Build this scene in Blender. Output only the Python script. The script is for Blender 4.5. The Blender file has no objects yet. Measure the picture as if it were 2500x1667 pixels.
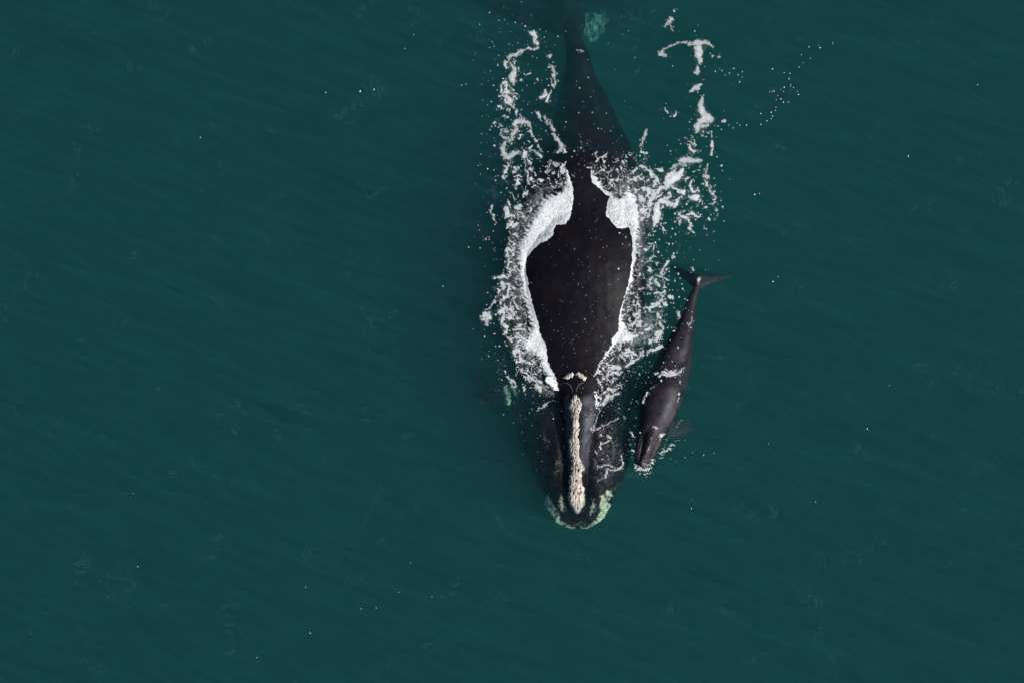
import bpy, math
import numpy as np
from mathutils import Vector
from mathutils.bvhtree import BVHTree

S = 85.0                                     # photograph pixels per metre at the sea surface
def X(u): return (np.asarray(u, float) - 1250.0) / S
def Y(v): return (833.5 - np.asarray(v, float)) / S

sc = bpy.context.scene
C = sc.collection

# ------------------------------------------------------------------ camera, sky, sun, exposure
CAM_H = 110.0
cam_d = bpy.data.cameras.new("camera")
cam = bpy.data.objects.new("camera", cam_d)
C.objects.link(cam)
cam.location = (0.0, 0.0, CAM_H)
cam.rotation_euler = (0.0, 0.0, 0.0)
cam_d.sensor_width = 36.0
cam_d.lens = 36.0 * CAM_H / (2500.0 / S)
cam_d.clip_start = 1.0
cam_d.clip_end = 2000.0
sc.camera = cam

SUN_EL = math.radians(41.0)
SUN_AZ = math.radians(-18.0)                 # from the right of the frame, a little towards the bottom
sun_dir = Vector((math.cos(SUN_AZ) * math.cos(SUN_EL), math.sin(SUN_AZ) * math.cos(SUN_EL), math.sin(SUN_EL)))

world = bpy.data.worlds.new("World")
sc.world = world
world.use_nodes = True
wn = world.node_tree
bg = next(n for n in wn.nodes if n.type == 'BACKGROUND')
sky = wn.nodes.new('ShaderNodeTexSky')
sky.sky_type = 'NISHITA'
sky.sun_disc = False
sky.sun_elevation = SUN_EL
sky.sun_rotation = math.radians(90.0) - SUN_AZ
wn.links.new(sky.outputs[0], bg.inputs[0])
bg.inputs[1].default_value = 0.055

sun_d = bpy.data.lights.new("sun", 'SUN')
sun_d.energy = 4.9
sun_d.angle = math.radians(0.5)
sun_d.color = (1.0, 0.96, 0.90)
sun = bpy.data.objects.new("sun", sun_d)
C.objects.link(sun)
sun.rotation_euler = sun_dir.to_track_quat('Z', 'Y').to_euler()

sc.view_settings.view_transform = 'Standard'
sc.view_settings.look = 'None'
sc.view_settings.gamma = 1.0
sc.view_settings.exposure = 0.15
sc.view_settings.use_curve_mapping = False

cy = sc.cycles
cy.max_bounces = 8
cy.volume_bounces = 1
cy.transparent_max_bounces = 24
cy.sample_clamp_direct = 6.0
cy.sample_clamp_indirect = 2.0
cy.use_denoising = True
cy.caustics_reflective = False
cy.caustics_refractive = False

# ------------------------------------------------------------------ numpy noise and fields
def _hash(ix, iy, seed):
    h = (ix.astype(np.int64) * 374761393 + iy.astype(np.int64) * 668265263 + seed * 974634721) & 0xFFFFFFFF
    h = ((h ^ (h >> 13)) * 1274126177) & 0xFFFFFFFF
    h = h ^ (h >> 16)
    return h
def perlin(x, y, seed=0):
    x = np.asarray(x, float); y = np.asarray(y, float)
    ix = np.floor(x); iy = np.floor(y)
    fx = x - ix; fy = y - iy
    def g(dx, dy):
        a = _hash(ix + dx, iy + dy, seed) * (2 * math.pi / 4294967296.0)
        return np.cos(a) * (fx - dx) + np.sin(a) * (fy - dy)
    sx = fx * fx * fx * (fx * (fx * 6 - 15) + 10); sy = fy * fy * fy * (fy * (fy * 6 - 15) + 10)
    a = g(0, 0); b = g(1, 0); c = g(0, 1); d = g(1, 1)
    return 1.5 * ((a + (b - a) * sx) * (1 - sy) + (c + (d - c) * sx) * sy)
def fbm(x, y, seed=0, oct=3):
    r = 0.0; amp = 1.0; t = 0.0
    for i in range(oct):
        r = r + amp * perlin(x * 2 ** i, y * 2 ** i, seed + i * 17); t += amp; amp *= 0.5
    return r / t
def sstep(a, b, x):
    t = np.clip((x - a) / (b - a), 0, 1)
    return t * t * (3 - 2 * t)
def stroke_field(px, py, pts):
    """signed field r - distance of a polyline with a radius at each point"""
    f = np.full(px.shape, -1e3)
    pts = [tuple(map(float, p)) for p in pts]
    if len(pts) == 1: pts = pts * 2
    for (x0, y0, r0), (x1, y1, r1) in zip(pts[:-1], pts[1:]):
        dx, dy = x1 - x0, y1 - y0
        L = dx * dx + dy * dy
        t = np.clip(((px - x0) * dx + (py - y0) * dy) / L, 0, 1) if L > 0 else 0.0
        d = np.hypot(px - x0 - t * dx, py - y0 - t * dy)
        f = np.maximum(f, r0 + (r1 - r0) * t - d)
    return f
def in_poly(px, py, poly):
    inside = np.zeros(px.shape, bool)
    n = len(poly)
    for i in range(n):
        x0, y0 = poly[i]; x1, y1 = poly[(i + 1) % n]
        if y0 == y1: continue
        c = ((y0 > py) != (y1 > py)) & (px < (x1 - x0) * (py - y0) / (y1 - y0) + x0)
        inside ^= c
    return inside
def line_dist(px, py, pts):
    return -stroke_field(px, py, [(a, b, 0) for a, b in pts])

# ------------------------------------------------------------------ scene helpers
def tag(o, label=None, cat=None, group=None, kind=None):
    if label: o['label'] = label
    if cat: o['category'] = cat
    if group: o['group'] = group
    if kind: o['kind'] = kind
    return o
def empty(name, loc):
    o = bpy.data.objects.new(name, None); C.objects.link(o); o.location = loc
    o.empty_display_size = 0.5
    return o
def mesh_obj(name, verts, faces, mat, parent=None, attrs=None, smooth=True):
    me = bpy.data.meshes.new(name)
    verts = np.asarray(verts, np.float32).copy()
    if parent is not None:
        verts = verts - np.asarray(parent.location, np.float32)
    if isinstance(faces, np.ndarray):
        k = faces.shape[1]; nf = len(faces)
        me.vertices.add(len(verts)); me.vertices.foreach_set('co', verts.ravel())
        me.loops.add(nf * k); me.loops.foreach_set('vertex_index', faces.astype(np.int32).ravel())
        me.polygons.add(nf); me.polygons.foreach_set('loop_start', np.arange(0, nf * k, k, dtype=np.int32))
        me.update(calc_edges=True)
    else:
        me.from_pydata(verts.tolist(), [], faces)
        me.update()
    for an, av in (attrs or {}).items():
        a = me.attributes.new(an, 'FLOAT', 'POINT'); a.data.foreach_set('value', np.asarray(av, np.float32))
    if smooth:
        me.polygons.foreach_set('use_smooth', np.ones(len(me.polygons), bool))
    me.materials.append(mat)
    o = bpy.data.objects.new(name, me); C.objects.link(o)
    if parent is not None: o.parent = parent
    return o

# ------------------------------------------------------------------ materials
def new_mat(name):
    m = bpy.data.materials.new(name); m.use_nodes = True
    nt = m.node_tree
    for n in list(nt.nodes): nt.nodes.remove(n)
    out = nt.nodes.new('ShaderNodeOutputMaterial')
    return m, nt, out
def N(nt, t, **kw):
    n = nt.nodes.new(t)
    for k, v in kw.items():
        if k.startswith('_'): setattr(n, k[1:], v)
        else: n.inputs[k.replace('__', ' ')].default_value = v
    return n
def ramp(nt, stops, src):
    r = nt.nodes.new('ShaderNodeValToRGB')
    e = r.color_ramp.elements
    while len(e) < len(stops): e.new(0.5)
    for el, (p, c) in zip(e, stops):
        el.position = p; el.color = (c, c, c, 1) if not hasattr(c, '__len__') else (*c, 1)
    nt.links.new(src, r.inputs[0])
    return r
def mixc(nt, fac, a, b):
    m = nt.nodes.new('ShaderNodeMix'); m.data_type = 'RGBA'
    for sock, val in ((m.inputs[0], fac), (m.inputs[6], a), (m.inputs[7], b)):
        if hasattr(val, 'is_linked'): nt.links.new(val, sock)
        elif hasattr(val, '__len__'): sock.default_value = (*val, 1)
        else: sock.default_value = val
    return m.outputs[2]

def water_material():
    m, nt, out = new_mat('sea_water'); L = nt.links.new
    geo = N(nt, 'ShaderNodeNewGeometry')
    def streaks(angle, along, across):
        mp = N(nt, 'ShaderNodeMapping', _vector_type='TEXTURE'); L(geo.outputs['Position'], mp.inputs[0])
        mp.inputs['Rotation'].default_value = (0, 0, math.radians(angle)); mp.inputs['Scale'].default_value = (along, across, 1.0)
        return mp.outputs[0]
    # wind ripples: a long set, a short set, and a mask for the painted sky-reflection wisps
    n1 = N(nt, 'ShaderNodeTexNoise', Scale=1.6, Detail=4.0, Roughness=0.6, Distortion=0.5); L(streaks(-22, 2.2, 0.75), n1.inputs[0])
    n2 = N(nt, 'ShaderNodeTexNoise', Scale=7.0, Detail=3.0, Roughness=0.6, Distortion=0.6); L(streaks(-26, 1.8, 0.8), n2.inputs[0])
    b1 = N(nt, 'ShaderNodeBump', Strength=1.0, Distance=0.07); L(n1.outputs[0], b1.inputs['Height'])
    b2a = N(nt, 'ShaderNodeBump', Strength=1.0, Distance=0.010); L(n2.outputs[0], b2a.inputs['Height']); L(b1.outputs[0], b2a.inputs['Normal'])
    w = N(nt, 'ShaderNodeTexNoise', Scale=0.95, Detail=5.0, Roughness=0.6, Distortion=1.8); L(geo.outputs['Position'], w.inputs[0])
    wr = ramp(nt, [(0.478, 0.0), (0.5, 1.0), (0.522, 0.0)], w.outputs[0])
    paw = N(nt, 'ShaderNodeTexNoise', Scale=0.75, Detail=3.0, Roughness=0.6, Distortion=0.6)
    ofs = N(nt, 'ShaderNodeVectorMath', _operation='ADD'); L(geo.outputs['Position'], ofs.inputs[0]); ofs.inputs[1].default_value = (31.7, 12.3, 0)
    L(ofs.outputs[0], paw.inputs[0])
    pr = ramp(nt, [(0.57, 0.0), (0.68, 1.0)], paw.outputs[0])
    h2 = N(nt, 'ShaderNodeMath', _operation='MULTIPLY'); L(wr.outputs[0], h2.inputs[0]); L(pr.outputs[0], h2.inputs[1])
    fine = N(nt, 'ShaderNodeTexNoise', Scale=16.0, Detail=3.0, Roughness=0.7); L(geo.outputs['Position'], fine.inputs[0])
    h3 = N(nt, 'ShaderNodeMath', _operation='MULTIPLY'); L(h2.outputs[0], h3.inputs[0]); L(fine.outputs[0], h3.inputs[1])
    b2 = b2a
    # light focused by ripples, put in as a streaky tint of the surface
    c1 = N(nt, 'ShaderNodeTexNoise', Scale=1.5, Detail=6.0, Roughness=0.7, Distortion=0.9); L(streaks(-21, 2.6, 0.42), c1.inputs[0])
    cr = ramp(nt, [(0.33, 0.80), (0.69, 1.0)], c1.outputs[0])
    tr = N(nt, 'ShaderNodeBsdfTransparent'); L(cr.outputs[0], tr.inputs[0])
    gl = N(nt, 'ShaderNodeBsdfGlossy', Roughness=0.05); L(b2.outputs[0], gl.inputs['Normal'])
    gl.inputs[0].default_value = (1, 1, 1, 1)
    # reflectance by Schlick's formula, the same from either side of the surface
    dt = N(nt, 'ShaderNodeVectorMath', _operation='DOT_PRODUCT'); L(b2.outputs[0], dt.inputs[0]); L(geo.outputs['Incoming'], dt.inputs[1])
    ab_ = N(nt, 'ShaderNodeMath', _operation='ABSOLUTE'); L(dt.outputs['Value'], ab_.inputs[0])
    om = N(nt, 'ShaderNodeMath', _operation='SUBTRACT'); om.inputs[0].default_value = 1.0; L(ab_.outputs[0], om.inputs[1])
    pw_ = N(nt, 'ShaderNodeMath', _operation='POWER'); L(om.outputs[0], pw_.inputs[0]); pw_.inputs[1].default_value = 5.0
    fr = N(nt, 'ShaderNodeMath', _operation='MULTIPLY_ADD'); L(pw_.outputs[0], fr.inputs[0]); fr.inputs[1].default_value = 0.98; fr.inputs[2].default_value = 0.02
    mx = N(nt, 'ShaderNodeMixShader'); L(fr.outputs[0], mx.inputs[0]); L(tr.outputs[0], mx.inputs[1]); L(gl.outputs[0], mx.inputs[2])
    # wisps of sky reflection, put in as a bluish diffuse colour
    film = N(nt, 'ShaderNodeBsdfDiffuse'); film.inputs[0].default_value = (0.30, 0.56, 0.95, 1)
    ff = N(nt, 'ShaderNodeMath', _operation='MULTIPLY'); L(h3.outputs[0], ff.inputs[0]); ff.inputs[1].default_value = 0.075
    mf = N(nt, 'ShaderNodeMixShader'); L(ff.outputs[0], mf.inputs[0]); L(mx.outputs[0], mf.inputs[1]); L(film.outputs[0], mf.inputs[2])
    L(mf.outputs[0], out.inputs['Surface'])
    vs = N(nt, 'ShaderNodeVolumeScatter'); va = N(nt, 'ShaderNodeVolumeAbsorption')
    sr, sg, sb = WATER_SCATTER; ar, ag, ab = WATER_ABSORB
    ks = max(sr, sg, sb); vs.inputs['Color'].default_value = (sr / ks, sg / ks, sb / ks, 1); vs.inputs['Density'].default_value = ks
    ka = max(ar, ag, ab) * 1.02; va.inputs['Color'].default_value = (1 - ar / ka, 1 - ag / ka, 1 - ab / ka, 1); va.inputs['Density'].default_value = ka
    ad = N(nt, 'ShaderNodeAddShader'); L(vs.outputs[0], ad.inputs[0]); L(va.outputs[0], ad.inputs[1])
    L(ad.outputs[0], out.inputs['Volume'])
    return m
WATER_SCATTER = (0.026, 0.091, 0.112)
WATER_ABSORB = (0.62, 0.232, 0.280)

def skin_material(name, base, warm, pale, rough, speck, spec=0.5, mottle=1.1):
    m, nt, out = new_mat(name); L = nt.links.new
    tc = N(nt, 'ShaderNodeTexCoord')
    n = N(nt, 'ShaderNodeTexNoise', Scale=mottle, Detail=7.0, Roughness=0.68, Distortion=0.5); L(tc.outputs['Object'], n.inputs[0])
    r = ramp(nt, [(0.36, 0.0), (0.66, 1.0)], n.outputs[0])
    col = mixc(nt, r.outputs[0], base, warm)
    # fine scratches and sloughing skin
    v = N(nt, 'ShaderNodeTexVoronoi', Scale=9.0); v.inputs['Randomness'].default_value = 1.0
    L(tc.outputs['Object'], v.inputs[0])
    vr = ramp(nt, [(0.035, 1.0), (0.085, 0.0)], v.outputs['Distance'])
    n3 = N(nt, 'ShaderNodeTexNoise', Scale=2.6, Detail=3.0); L(tc.outputs['Object'], n3.inputs[0])
    nr = ramp(nt, [(0.50, 0.0), (0.62, speck)], n3.outputs[0])
    mm = N(nt, 'ShaderNodeMath', _operation='MULTIPLY'); L(vr.outputs[0], mm.inputs[0]); L(nr.outputs[0], mm.inputs[1])
    col = mixc(nt, mm.outputs[0], col, (0.16, 0.155, 0.16))
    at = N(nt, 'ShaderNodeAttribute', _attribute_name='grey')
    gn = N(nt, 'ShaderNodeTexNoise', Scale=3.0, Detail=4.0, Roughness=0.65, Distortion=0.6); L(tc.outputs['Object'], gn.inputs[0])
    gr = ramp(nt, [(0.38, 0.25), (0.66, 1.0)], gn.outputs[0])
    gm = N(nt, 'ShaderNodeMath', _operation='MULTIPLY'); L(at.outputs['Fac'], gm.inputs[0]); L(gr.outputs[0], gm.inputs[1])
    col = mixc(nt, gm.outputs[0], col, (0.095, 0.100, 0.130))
    ap = N(nt, 'ShaderNodeAttribute', _attribute_name='pale')
    pn = N(nt, 'ShaderNodeTexNoise', Scale=9.0, Detail=4.0, Roughness=0.6, Distortion=1.2); L(tc.outputs['Object'], pn.inputs[0])
    pr = ramp(nt, [(0.38, 0.42), (0.52, 1.0)], pn.outputs[0])
    pm = N(nt, 'ShaderNodeMath', _operation='MULTIPLY'); L(ap.outputs['Fac'], pm.inputs[0]); L(pr.outputs[0], pm.inputs[1])
    col = mixc(nt, pm.outputs[0], col, pale)
    p = N(nt, 'ShaderNodeBsdfPrincipled', Roughness=rough); L(col, p.inputs['Base Color'])
    p.inputs['IOR'].default_value = 1.40; p.inputs['Specular IOR Level'].default_value = spec
    bn = N(nt, 'ShaderNodeTexNoise', Scale=14.0, Detail=4.0, Roughness=0.6); L(tc.outputs['Object'], bn.inputs[0])
    b = N(nt, 'ShaderNodeBump', Strength=0.55, Distance=0.012); L(bn.outputs[0], b.inputs['Height']); L(b.outputs[0], p.inputs['Normal'])
    L(p.outputs[0], out.inputs['Surface'])
    return m
def callosity_material():
    m, nt, out = new_mat('callosity'); L = nt.links.new
    tc = N(nt, 'ShaderNodeTexCoord')
    n = N(nt, 'ShaderNodeTexNoise', Scale=2.8, Detail=7.0, Roughness=0.72); L(tc.outputs['Object'], n.inputs[0])
    r = ramp(nt, [(0.34, (0.24, 0.20, 0.165)), (0.46, (0.48, 0.425, 0.37)), (0.62, (0.66, 0.60, 0.53))], n.outputs[0])
    ap = N(nt, 'ShaderNodeAttribute', _attribute_name='pit')
    col = mixc(nt, ap.outputs['Fac'], r.outputs[0], (0.13, 0.10, 0.08))
    p = N(nt, 'ShaderNodeBsdfPrincipled', Roughness=0.75); L(col, p.inputs['Base Color'])
    n2 = N(nt, 'ShaderNodeTexNoise', Scale=22.0, Detail=4.0, Roughness=0.7); L(tc.outputs['Object'], n2.inputs[0])
    b = N(nt, 'ShaderNodeBump', Strength=0.4, Distance=0.010); L(n2.outputs[0], b.inputs['Height']); L(b.outputs[0], p.inputs['Normal'])
    L(p.outputs[0], out.inputs['Surface'])
    return m
def foam_material(name, alb):
    m, nt, out = new_mat(name); L = nt.links.new
    geo = N(nt, 'ShaderNodeNewGeometry')
    n = N(nt, 'ShaderNodeTexNoise', Scale=26.0, Detail=4.0, Roughness=0.7); L(geo.outputs['Position'], n.inputs[0])
    c = ramp(nt, [(0.30, tuple(a * 0.84 for a in alb)), (0.60, alb)], n.outputs[0])
    d = N(nt, 'ShaderNodeBsdfDiffuse'); L(c.outputs[0], d.inputs[0])
    b = N(nt, 'ShaderNodeBump', Strength=0.15, Distance=0.003); L(n.outputs[0], b.inputs['Height']); L(b.outputs[0], d.inputs['Normal'])
    tl = N(nt, 'ShaderNodeBsdfTranslucent'); L(c.outputs[0], tl.inputs[0])
    md = N(nt, 'ShaderNodeMixShader'); md.inputs[0].default_value = 0.12; L(d.outputs[0], md.inputs[1]); L(tl.outputs[0], md.inputs[2])
    t = N(nt, 'ShaderNodeBsdfTransparent')
    at = N(nt, 'ShaderNodeAttribute', _attribute_name='cover')
    mx = N(nt, 'ShaderNodeMixShader'); L(at.outputs['Fac'], mx.inputs[0]); L(t.outputs[0], mx.inputs[1]); L(md.outputs[0], mx.inputs[2])
    L(mx.outputs[0], out.inputs['Surface'])
    return m

M_WATER = water_material()
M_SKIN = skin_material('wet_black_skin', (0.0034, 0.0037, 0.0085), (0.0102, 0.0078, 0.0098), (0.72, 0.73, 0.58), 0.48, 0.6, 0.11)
M_CALF = skin_material('wet_calf_skin', (0.013, 0.013, 0.022), (0.041, 0.033, 0.038), (0.5, 0.45, 0.40), 0.46, 0.4, 0.15, 2.6)
M_SLIT = skin_material('blowhole_skin', (0.10, 0.10, 0.12), (0.14, 0.13, 0.15), (0.4, 0.4, 0.4), 0.3, 0.0)
M_CALLO = callosity_material()
M_FOAM = foam_material('sea_foam', (0.86, 0.89, 0.92))

# ------------------------------------------------------------------ the sea
def chop(u, v):
    """0..1: how much the whales stir the water at a photo position"""
    f = stroke_field(u, v, [(1420, 150, 60), (1420, 420, 190), (1420, 700, 200), (1410, 1000, 160), (1410, 1240, 70)])
    g = stroke_field(u, v, [(1700, 690, 30), (1620, 950, 60), (1575, 1120, 60)])
    return sstep(-60, 40, np.maximum(f, g))
def wave(u, v):
    x, y = X(u), Y(v)
    ca, sa = math.cos(math.radians(24)), math.sin(math.radians(24))
    a, b = x * ca - y * sa, x * sa + y * ca
    z = 0.030 * fbm(a * 0.35, b * 0.9, 3, 3) + 0.010 * fbm(a * 1.6, b * 2.6, 9, 2)
    return z + chop(u, v) * 0.035 * fbm(x * 2.2, y * 2.2, 21, 3)
def build_water():
    nu, nv = 560, 400
    us = np.linspace(-260, 2760, nu); vs = np.linspace(-260, 1930, nv)
    U, V = np.meshgrid(us, vs)
    edge = np.minimum(np.minimum(U + 260, 2760 - U), np.minimum(V + 260, 1930 - V))
    Z = wave(U, V) * sstep(0, 120, edge)
    verts = np.stack([X(U), Y(V), Z], -1).reshape(-1, 3)
    idx = np.arange(nu * nv).reshape(nv, nu)
    q = np.stack([idx[:-1, :-1], idx[1:, :-1], idx[1:, 1:], idx[:-1, 1:]], -1).reshape(-1, 4)
    verts = verts.tolist(); faces = q.tolist()
    R, D = 300.0, -14.0
    n0 = len(verts)
    top = [(-R, R, 0), (R, R, 0), (R, -R, 0), (-R, -R, 0)]
    verts += top + [(x, y, D) for x, y, z in top]
    tl, trr, br, bl = n0, n0 + 1, n0 + 2, n0 + 3
    faces += [[tl] + idx[0, :].tolist() + [trr], [trr] + idx[:, -1].tolist() + [br],
              [br] + idx[-1, ::-1].tolist() + [bl], [bl] + idx[::-1, 0].tolist() + [tl]]
    faces = [f if i < len(q) else f[::-1] for i, f in enumerate(faces)]
    b = n0 + 4
    faces += [[tl, trr, b + 1, b], [trr, br, b + 2, b + 1], [br, bl, b + 3, b + 2], [bl, tl, b, b + 3], [b, b + 1, b + 2, b + 3]]
    o = mesh_obj('water', verts, faces, M_WATER)
    import bmesh
    bm = bmesh.new(); bm.from_mesh(o.data); bmesh.ops.recalc_face_normals(bm, faces=bm.faces[:]); bm.to_mesh(o.data); bm.free()
    tag(o, 'dark teal sea with fine wind ripples all round the two whales', 'sea', kind='structure')
build_water()
# the seabed far below, closing the sea underneath
m_bed, nt_, out_ = new_mat('seabed_silt')
d_ = N(nt_, 'ShaderNodeBsdfDiffuse'); d_.inputs[0].default_value = (0.06, 0.06, 0.05, 1); nt_.links.new(d_.outputs[0], out_.inputs[0])
bed = mesh_obj('seabed', [(-310, 310, -14.2), (-310, -310, -14.2), (310, -310, -14.2), (310, 310, -14.2)], [[0, 1, 2, 3]], m_bed)
tag(bed, 'dark silty seabed deep under the teal water', 'seabed', kind='structure')

# ------------------------------------------------------------------ whale building tools
def catmull(rows, step):
    """rows[:,0] is the running coordinate; smooth resampling of all columns"""
    rows = np.asarray(rows, float)
    t = rows[:, 0]
    n = max(2, int(abs(t[-1] - t[0]) / step) + 1)
    q = np.linspace(t[0], t[-1], n)
    out = np.zeros((n, rows.shape[1])); out[:, 0] = q
    for c in range(1, rows.shape[1]):
        y = rows[:, c]
        m = np.gradient(y, t)
        i = np.clip(np.searchsorted(t, q) - 1, 0, len(t) - 2)
        h = t[i + 1] - t[i]; s = (q - t[i]) / h
        out[:, c] = ((2 * s**3 - 3 * s**2 + 1) * y[i] + (s**3 - 2 * s**2 + s) * h * m[i]
                     + (-2 * s**3 + 3 * s**2) * y[i + 1] + (s**3 - s**2) * h * m[i + 1])
    return out
NR = 44
def ring_loft(V, F, rings):
    base = len(V)
    n = len(rings[0])
    for r in rings: V.extend(r)
    for i in range(len(rings) - 1):
        for j in range(n):
            a = base + i * n + j; b = base + i * n + (j + 1) % n
            F.append([a, b, b + n, a + n])
    F.append([base + j for j in range(n)][::-1])
    F.append([base + (len(rings) - 1) * n + j for j in range(n)])
def body_loft(V, F, rows, step=4.0, pw=2.0):
    """rows: v, u_centre, half width, z_top, z_mid, z_bottom, shear (px, top pushed sideways)"""
    st = catmull(rows, step)
    rings = []
    for v, uc, w, zt, zm, zb, sh in st:
        ring = []
        for j in range(NR):
            a = 2 * math.pi * j / NR
            c, s = math.cos(a), math.sin(a)
            cx = math.copysign(abs(c) ** (2 / pw), c); sz = math.copysign(abs(s) ** (2 / pw), s)
            z = zm + sz * ((zt - zm) if s > 0 else (zm - zb))
            u = uc + max(w, 0.5) * cx + sh * max(s, 0.0)
            ring.append((float(X(u)), float(Y(v)), z))
        rings.append(ring)
    ring_loft(V, F, rings)
def wing(V, F, stations):
    """stations: lead (u,v), trail (u,v), z, thickness - flippers and flukes"""
    st = np.array([[i, a[0], a[1], b[0], b[1], z, t] for i, (a, b, z, t) in enumerate(stations)], float)
    st = catmull(st, 0.12)
    rings = []
    for _, lu, lv, tu, tv, z, th in st:
        ring = []
        for j in range(24):
            a = 2 * math.pi * j / 24
            k = (1 - math.cos(a)) / 2
            h = math.sin(a) * th * (0.35 + 0.65 * (1 - k)) if True else 0
            ring.append((float(X(lu + (tu - lu) * k)), float(Y(lv + (tv - lv) * k)), z + h))
        rings.append(ring)
    ring_loft(V, F, rings)
def skin_over(name, V, F, voxel, smooth_it, mat, parent, attr_fn, rough_fn=None):
    """one continuous skin round all lofts"""
    me = bpy.data.meshes.new(name + '_raw'); me.from_pydata(V, [], F)
    import bmesh
    bm = bmesh.new(); bm.from_mesh(me); bmesh.ops.recalc_face_normals(bm, faces=bm.faces[:]); bm.to_mesh(me); bm.free()
    tmp = bpy.data.objects.new(name + '_raw', me); C.objects.link(tmp)
    r = tmp.modifiers.new('r', 'REMESH'); r.mode = 'VOXEL'; r.voxel_size = voxel
    s = tmp.modifiers.new('s', 'SMOOTH'); s.factor = 0.5; s.iterations = smooth_it
    dg = bpy.context.evaluated_depsgraph_get()
    ev = bpy.data.meshes.new_from_object(tmp.evaluated_get(dg))
    bpy.data.objects.remove(tmp); bpy.data.meshes.remove(me)
    n = len(ev.vertices)
    co = np.zeros(n * 3, np.float32); ev.vertices.foreach_get('co', co); co = co.reshape(-1, 3)
    no = np.zeros(n * 3, np.float32); ev.vertices.foreach_get('normal', no); no = no.reshape(-1, 3)
    u = co[:, 0] * S + 1250; v = 833.5 - co[:, 1] * S
    if rough_fn is not None:
        co = co + no * rough_fn(u, v, co[:, 2], no)[:, None]
    for an, av in attr_fn(u, v, co[:, 2], no).items():
        a = ev.attributes.new(an, 'FLOAT', 'POINT'); a.data.foreach_set('value', np.asarray(av, np.float32))
    tris = [tuple(p.vertices) for p in ev.polygons]
    bvh = BVHTree.FromPolygons(co.tolist(), tris)
    if parent is not None: co = co - np.asarray(parent.location, np.float32)
    ev.vertices.foreach_set('co', co.astype(np.float32).ravel())
    ev.polygons.foreach_set('use_smooth', np.ones(len(ev.polygons), bool))
    ev.materials.clear(); ev.materials.append(mat); ev.update(); ev.name = name
    o = bpy.data.objects.new(name, ev); C.objects.link(o)
    if parent is not None: o.parent = parent
    return o, bvh

# height of the skin, looked up from above on a coarse grid
HU0, HV0, HSTEP = 1140.0, -20.0, 3.0
HNU, HNV = 222, 446
HMAP = np.full((HNV, HNU), -5.0)
def bake_height(bvh):
    for j in range(HNV):
        for i in range(HNU):
            u = HU0 + i * HSTEP; v = HV0 + j * HSTEP
            hit = bvh.ray_cast(Vector((float(X(u)), float(Y(v)), 5.0)), Vector((0, 0, -1)))
            if hit[0] is not None and hit[0].z > HMAP[j, i]: HMAP[j, i] = hit[0].z
def skin_z(u, v):
    fx = np.clip((u - HU0) / HSTEP, 0, HNU - 1.001); fy = np.clip((v - HV0) / HSTEP, 0, HNV - 1.001)
    i = fx.astype(int); j = fy.astype(int); a = fx - i; b = fy - j
    return (HMAP[j, i] * (1 - a) * (1 - b) + HMAP[j, i + 1] * a * (1 - b) + HMAP[j + 1, i] * (1 - a) * b + HMAP[j + 1, i + 1] * a * b)

# ------------------------------------------------------------------ the adult right whale
def emerged(v, uc, W, w0, depth):
    """station whose waterline half width is w0"""
    k = math.sqrt(max(0.0, 1 - (w0 / W) ** 2))
    zt = depth * (1 - k) / max(k, 0.2)
    return (v, uc, W, zt, -depth, -depth - W / S * 0.95, 0)
def under(v, uc, W, zt, f=0.9):
    return (v, uc, W, zt, zt - W / S * f, zt - W / S * (f + 0.95), 0)
whale = empty('right_whale', (float(X(1412)), float(Y(700)), -1.0))
tag(whale, 'huge black adult whale with pale callosities on its head ploughing through white foam', 'whale')
V, F = [], []
torso = [under(-10, 1384, 15, -1.1), under(40, 1388, 17, -0.92), under(85, 1399, 22, -0.66), under(125, 1411, 28, -0.50),
         under(180, 1417, 39, -0.46), under(225, 1424, 58, -0.44, 0.8), under(300, 1432, 86, -0.30, 0.7), under(360, 1436, 110, -0.15, 0.6),
         under(400, 1432, 126, -0.02, 0.55),
         emerged(432, 1420, 138, 26, 0.75), emerged(470, 1418, 146, 40, 0.75), emerged(520, 1434, 154, 62, 0.64), emerged(560, 1428, 159, 100, 0.64),
         emerged(600, 1418, 163, 122, 0.64), emerged(650, 1413, 165, 132, 0.64), emerged(700, 1413, 165, 130, 0.64), emerged(750, 1414, 162, 121, 0.64),
         emerged(800, 1413, 157, 106, 0.64), emerged(850, 1411, 150, 85, 0.72), emerged(900, 1411, 138, 68, 0.82), emerged(940, 1412, 122, 56, 0.95),
         under(975, 1412, 100, -0.02), under(1010, 1412, 70, -0.5), under(1030, 1412, 30, -0.9)]
body_loft(V, F, torso)
# the narrow arched upper jaw
ros = []
for v, uc, w, zt in [(870, 1411, 60, 0.02), (900, 1411, 60, 0.13), (930, 1412, 57, 0.20), (955, 1415, 51, 0.24), (985, 1418, 46, 0.25), (1020, 1417, 41, 0.24), (1050, 1414, 35, 0.22), (1100, 1411, 29, 0.18),
                     (1150, 1409, 26, 0.13), (1190, 1407, 24, 0.06), (1215, 1407, 22, 0.0), (1235, 1408, 16, -0.08), (1250, 1409, 8, -0.16)]:
    ros.append((v, uc, w, zt, -0.25, -0.95, 0))
body_loft(V, F, ros, pw=2.3)
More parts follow.
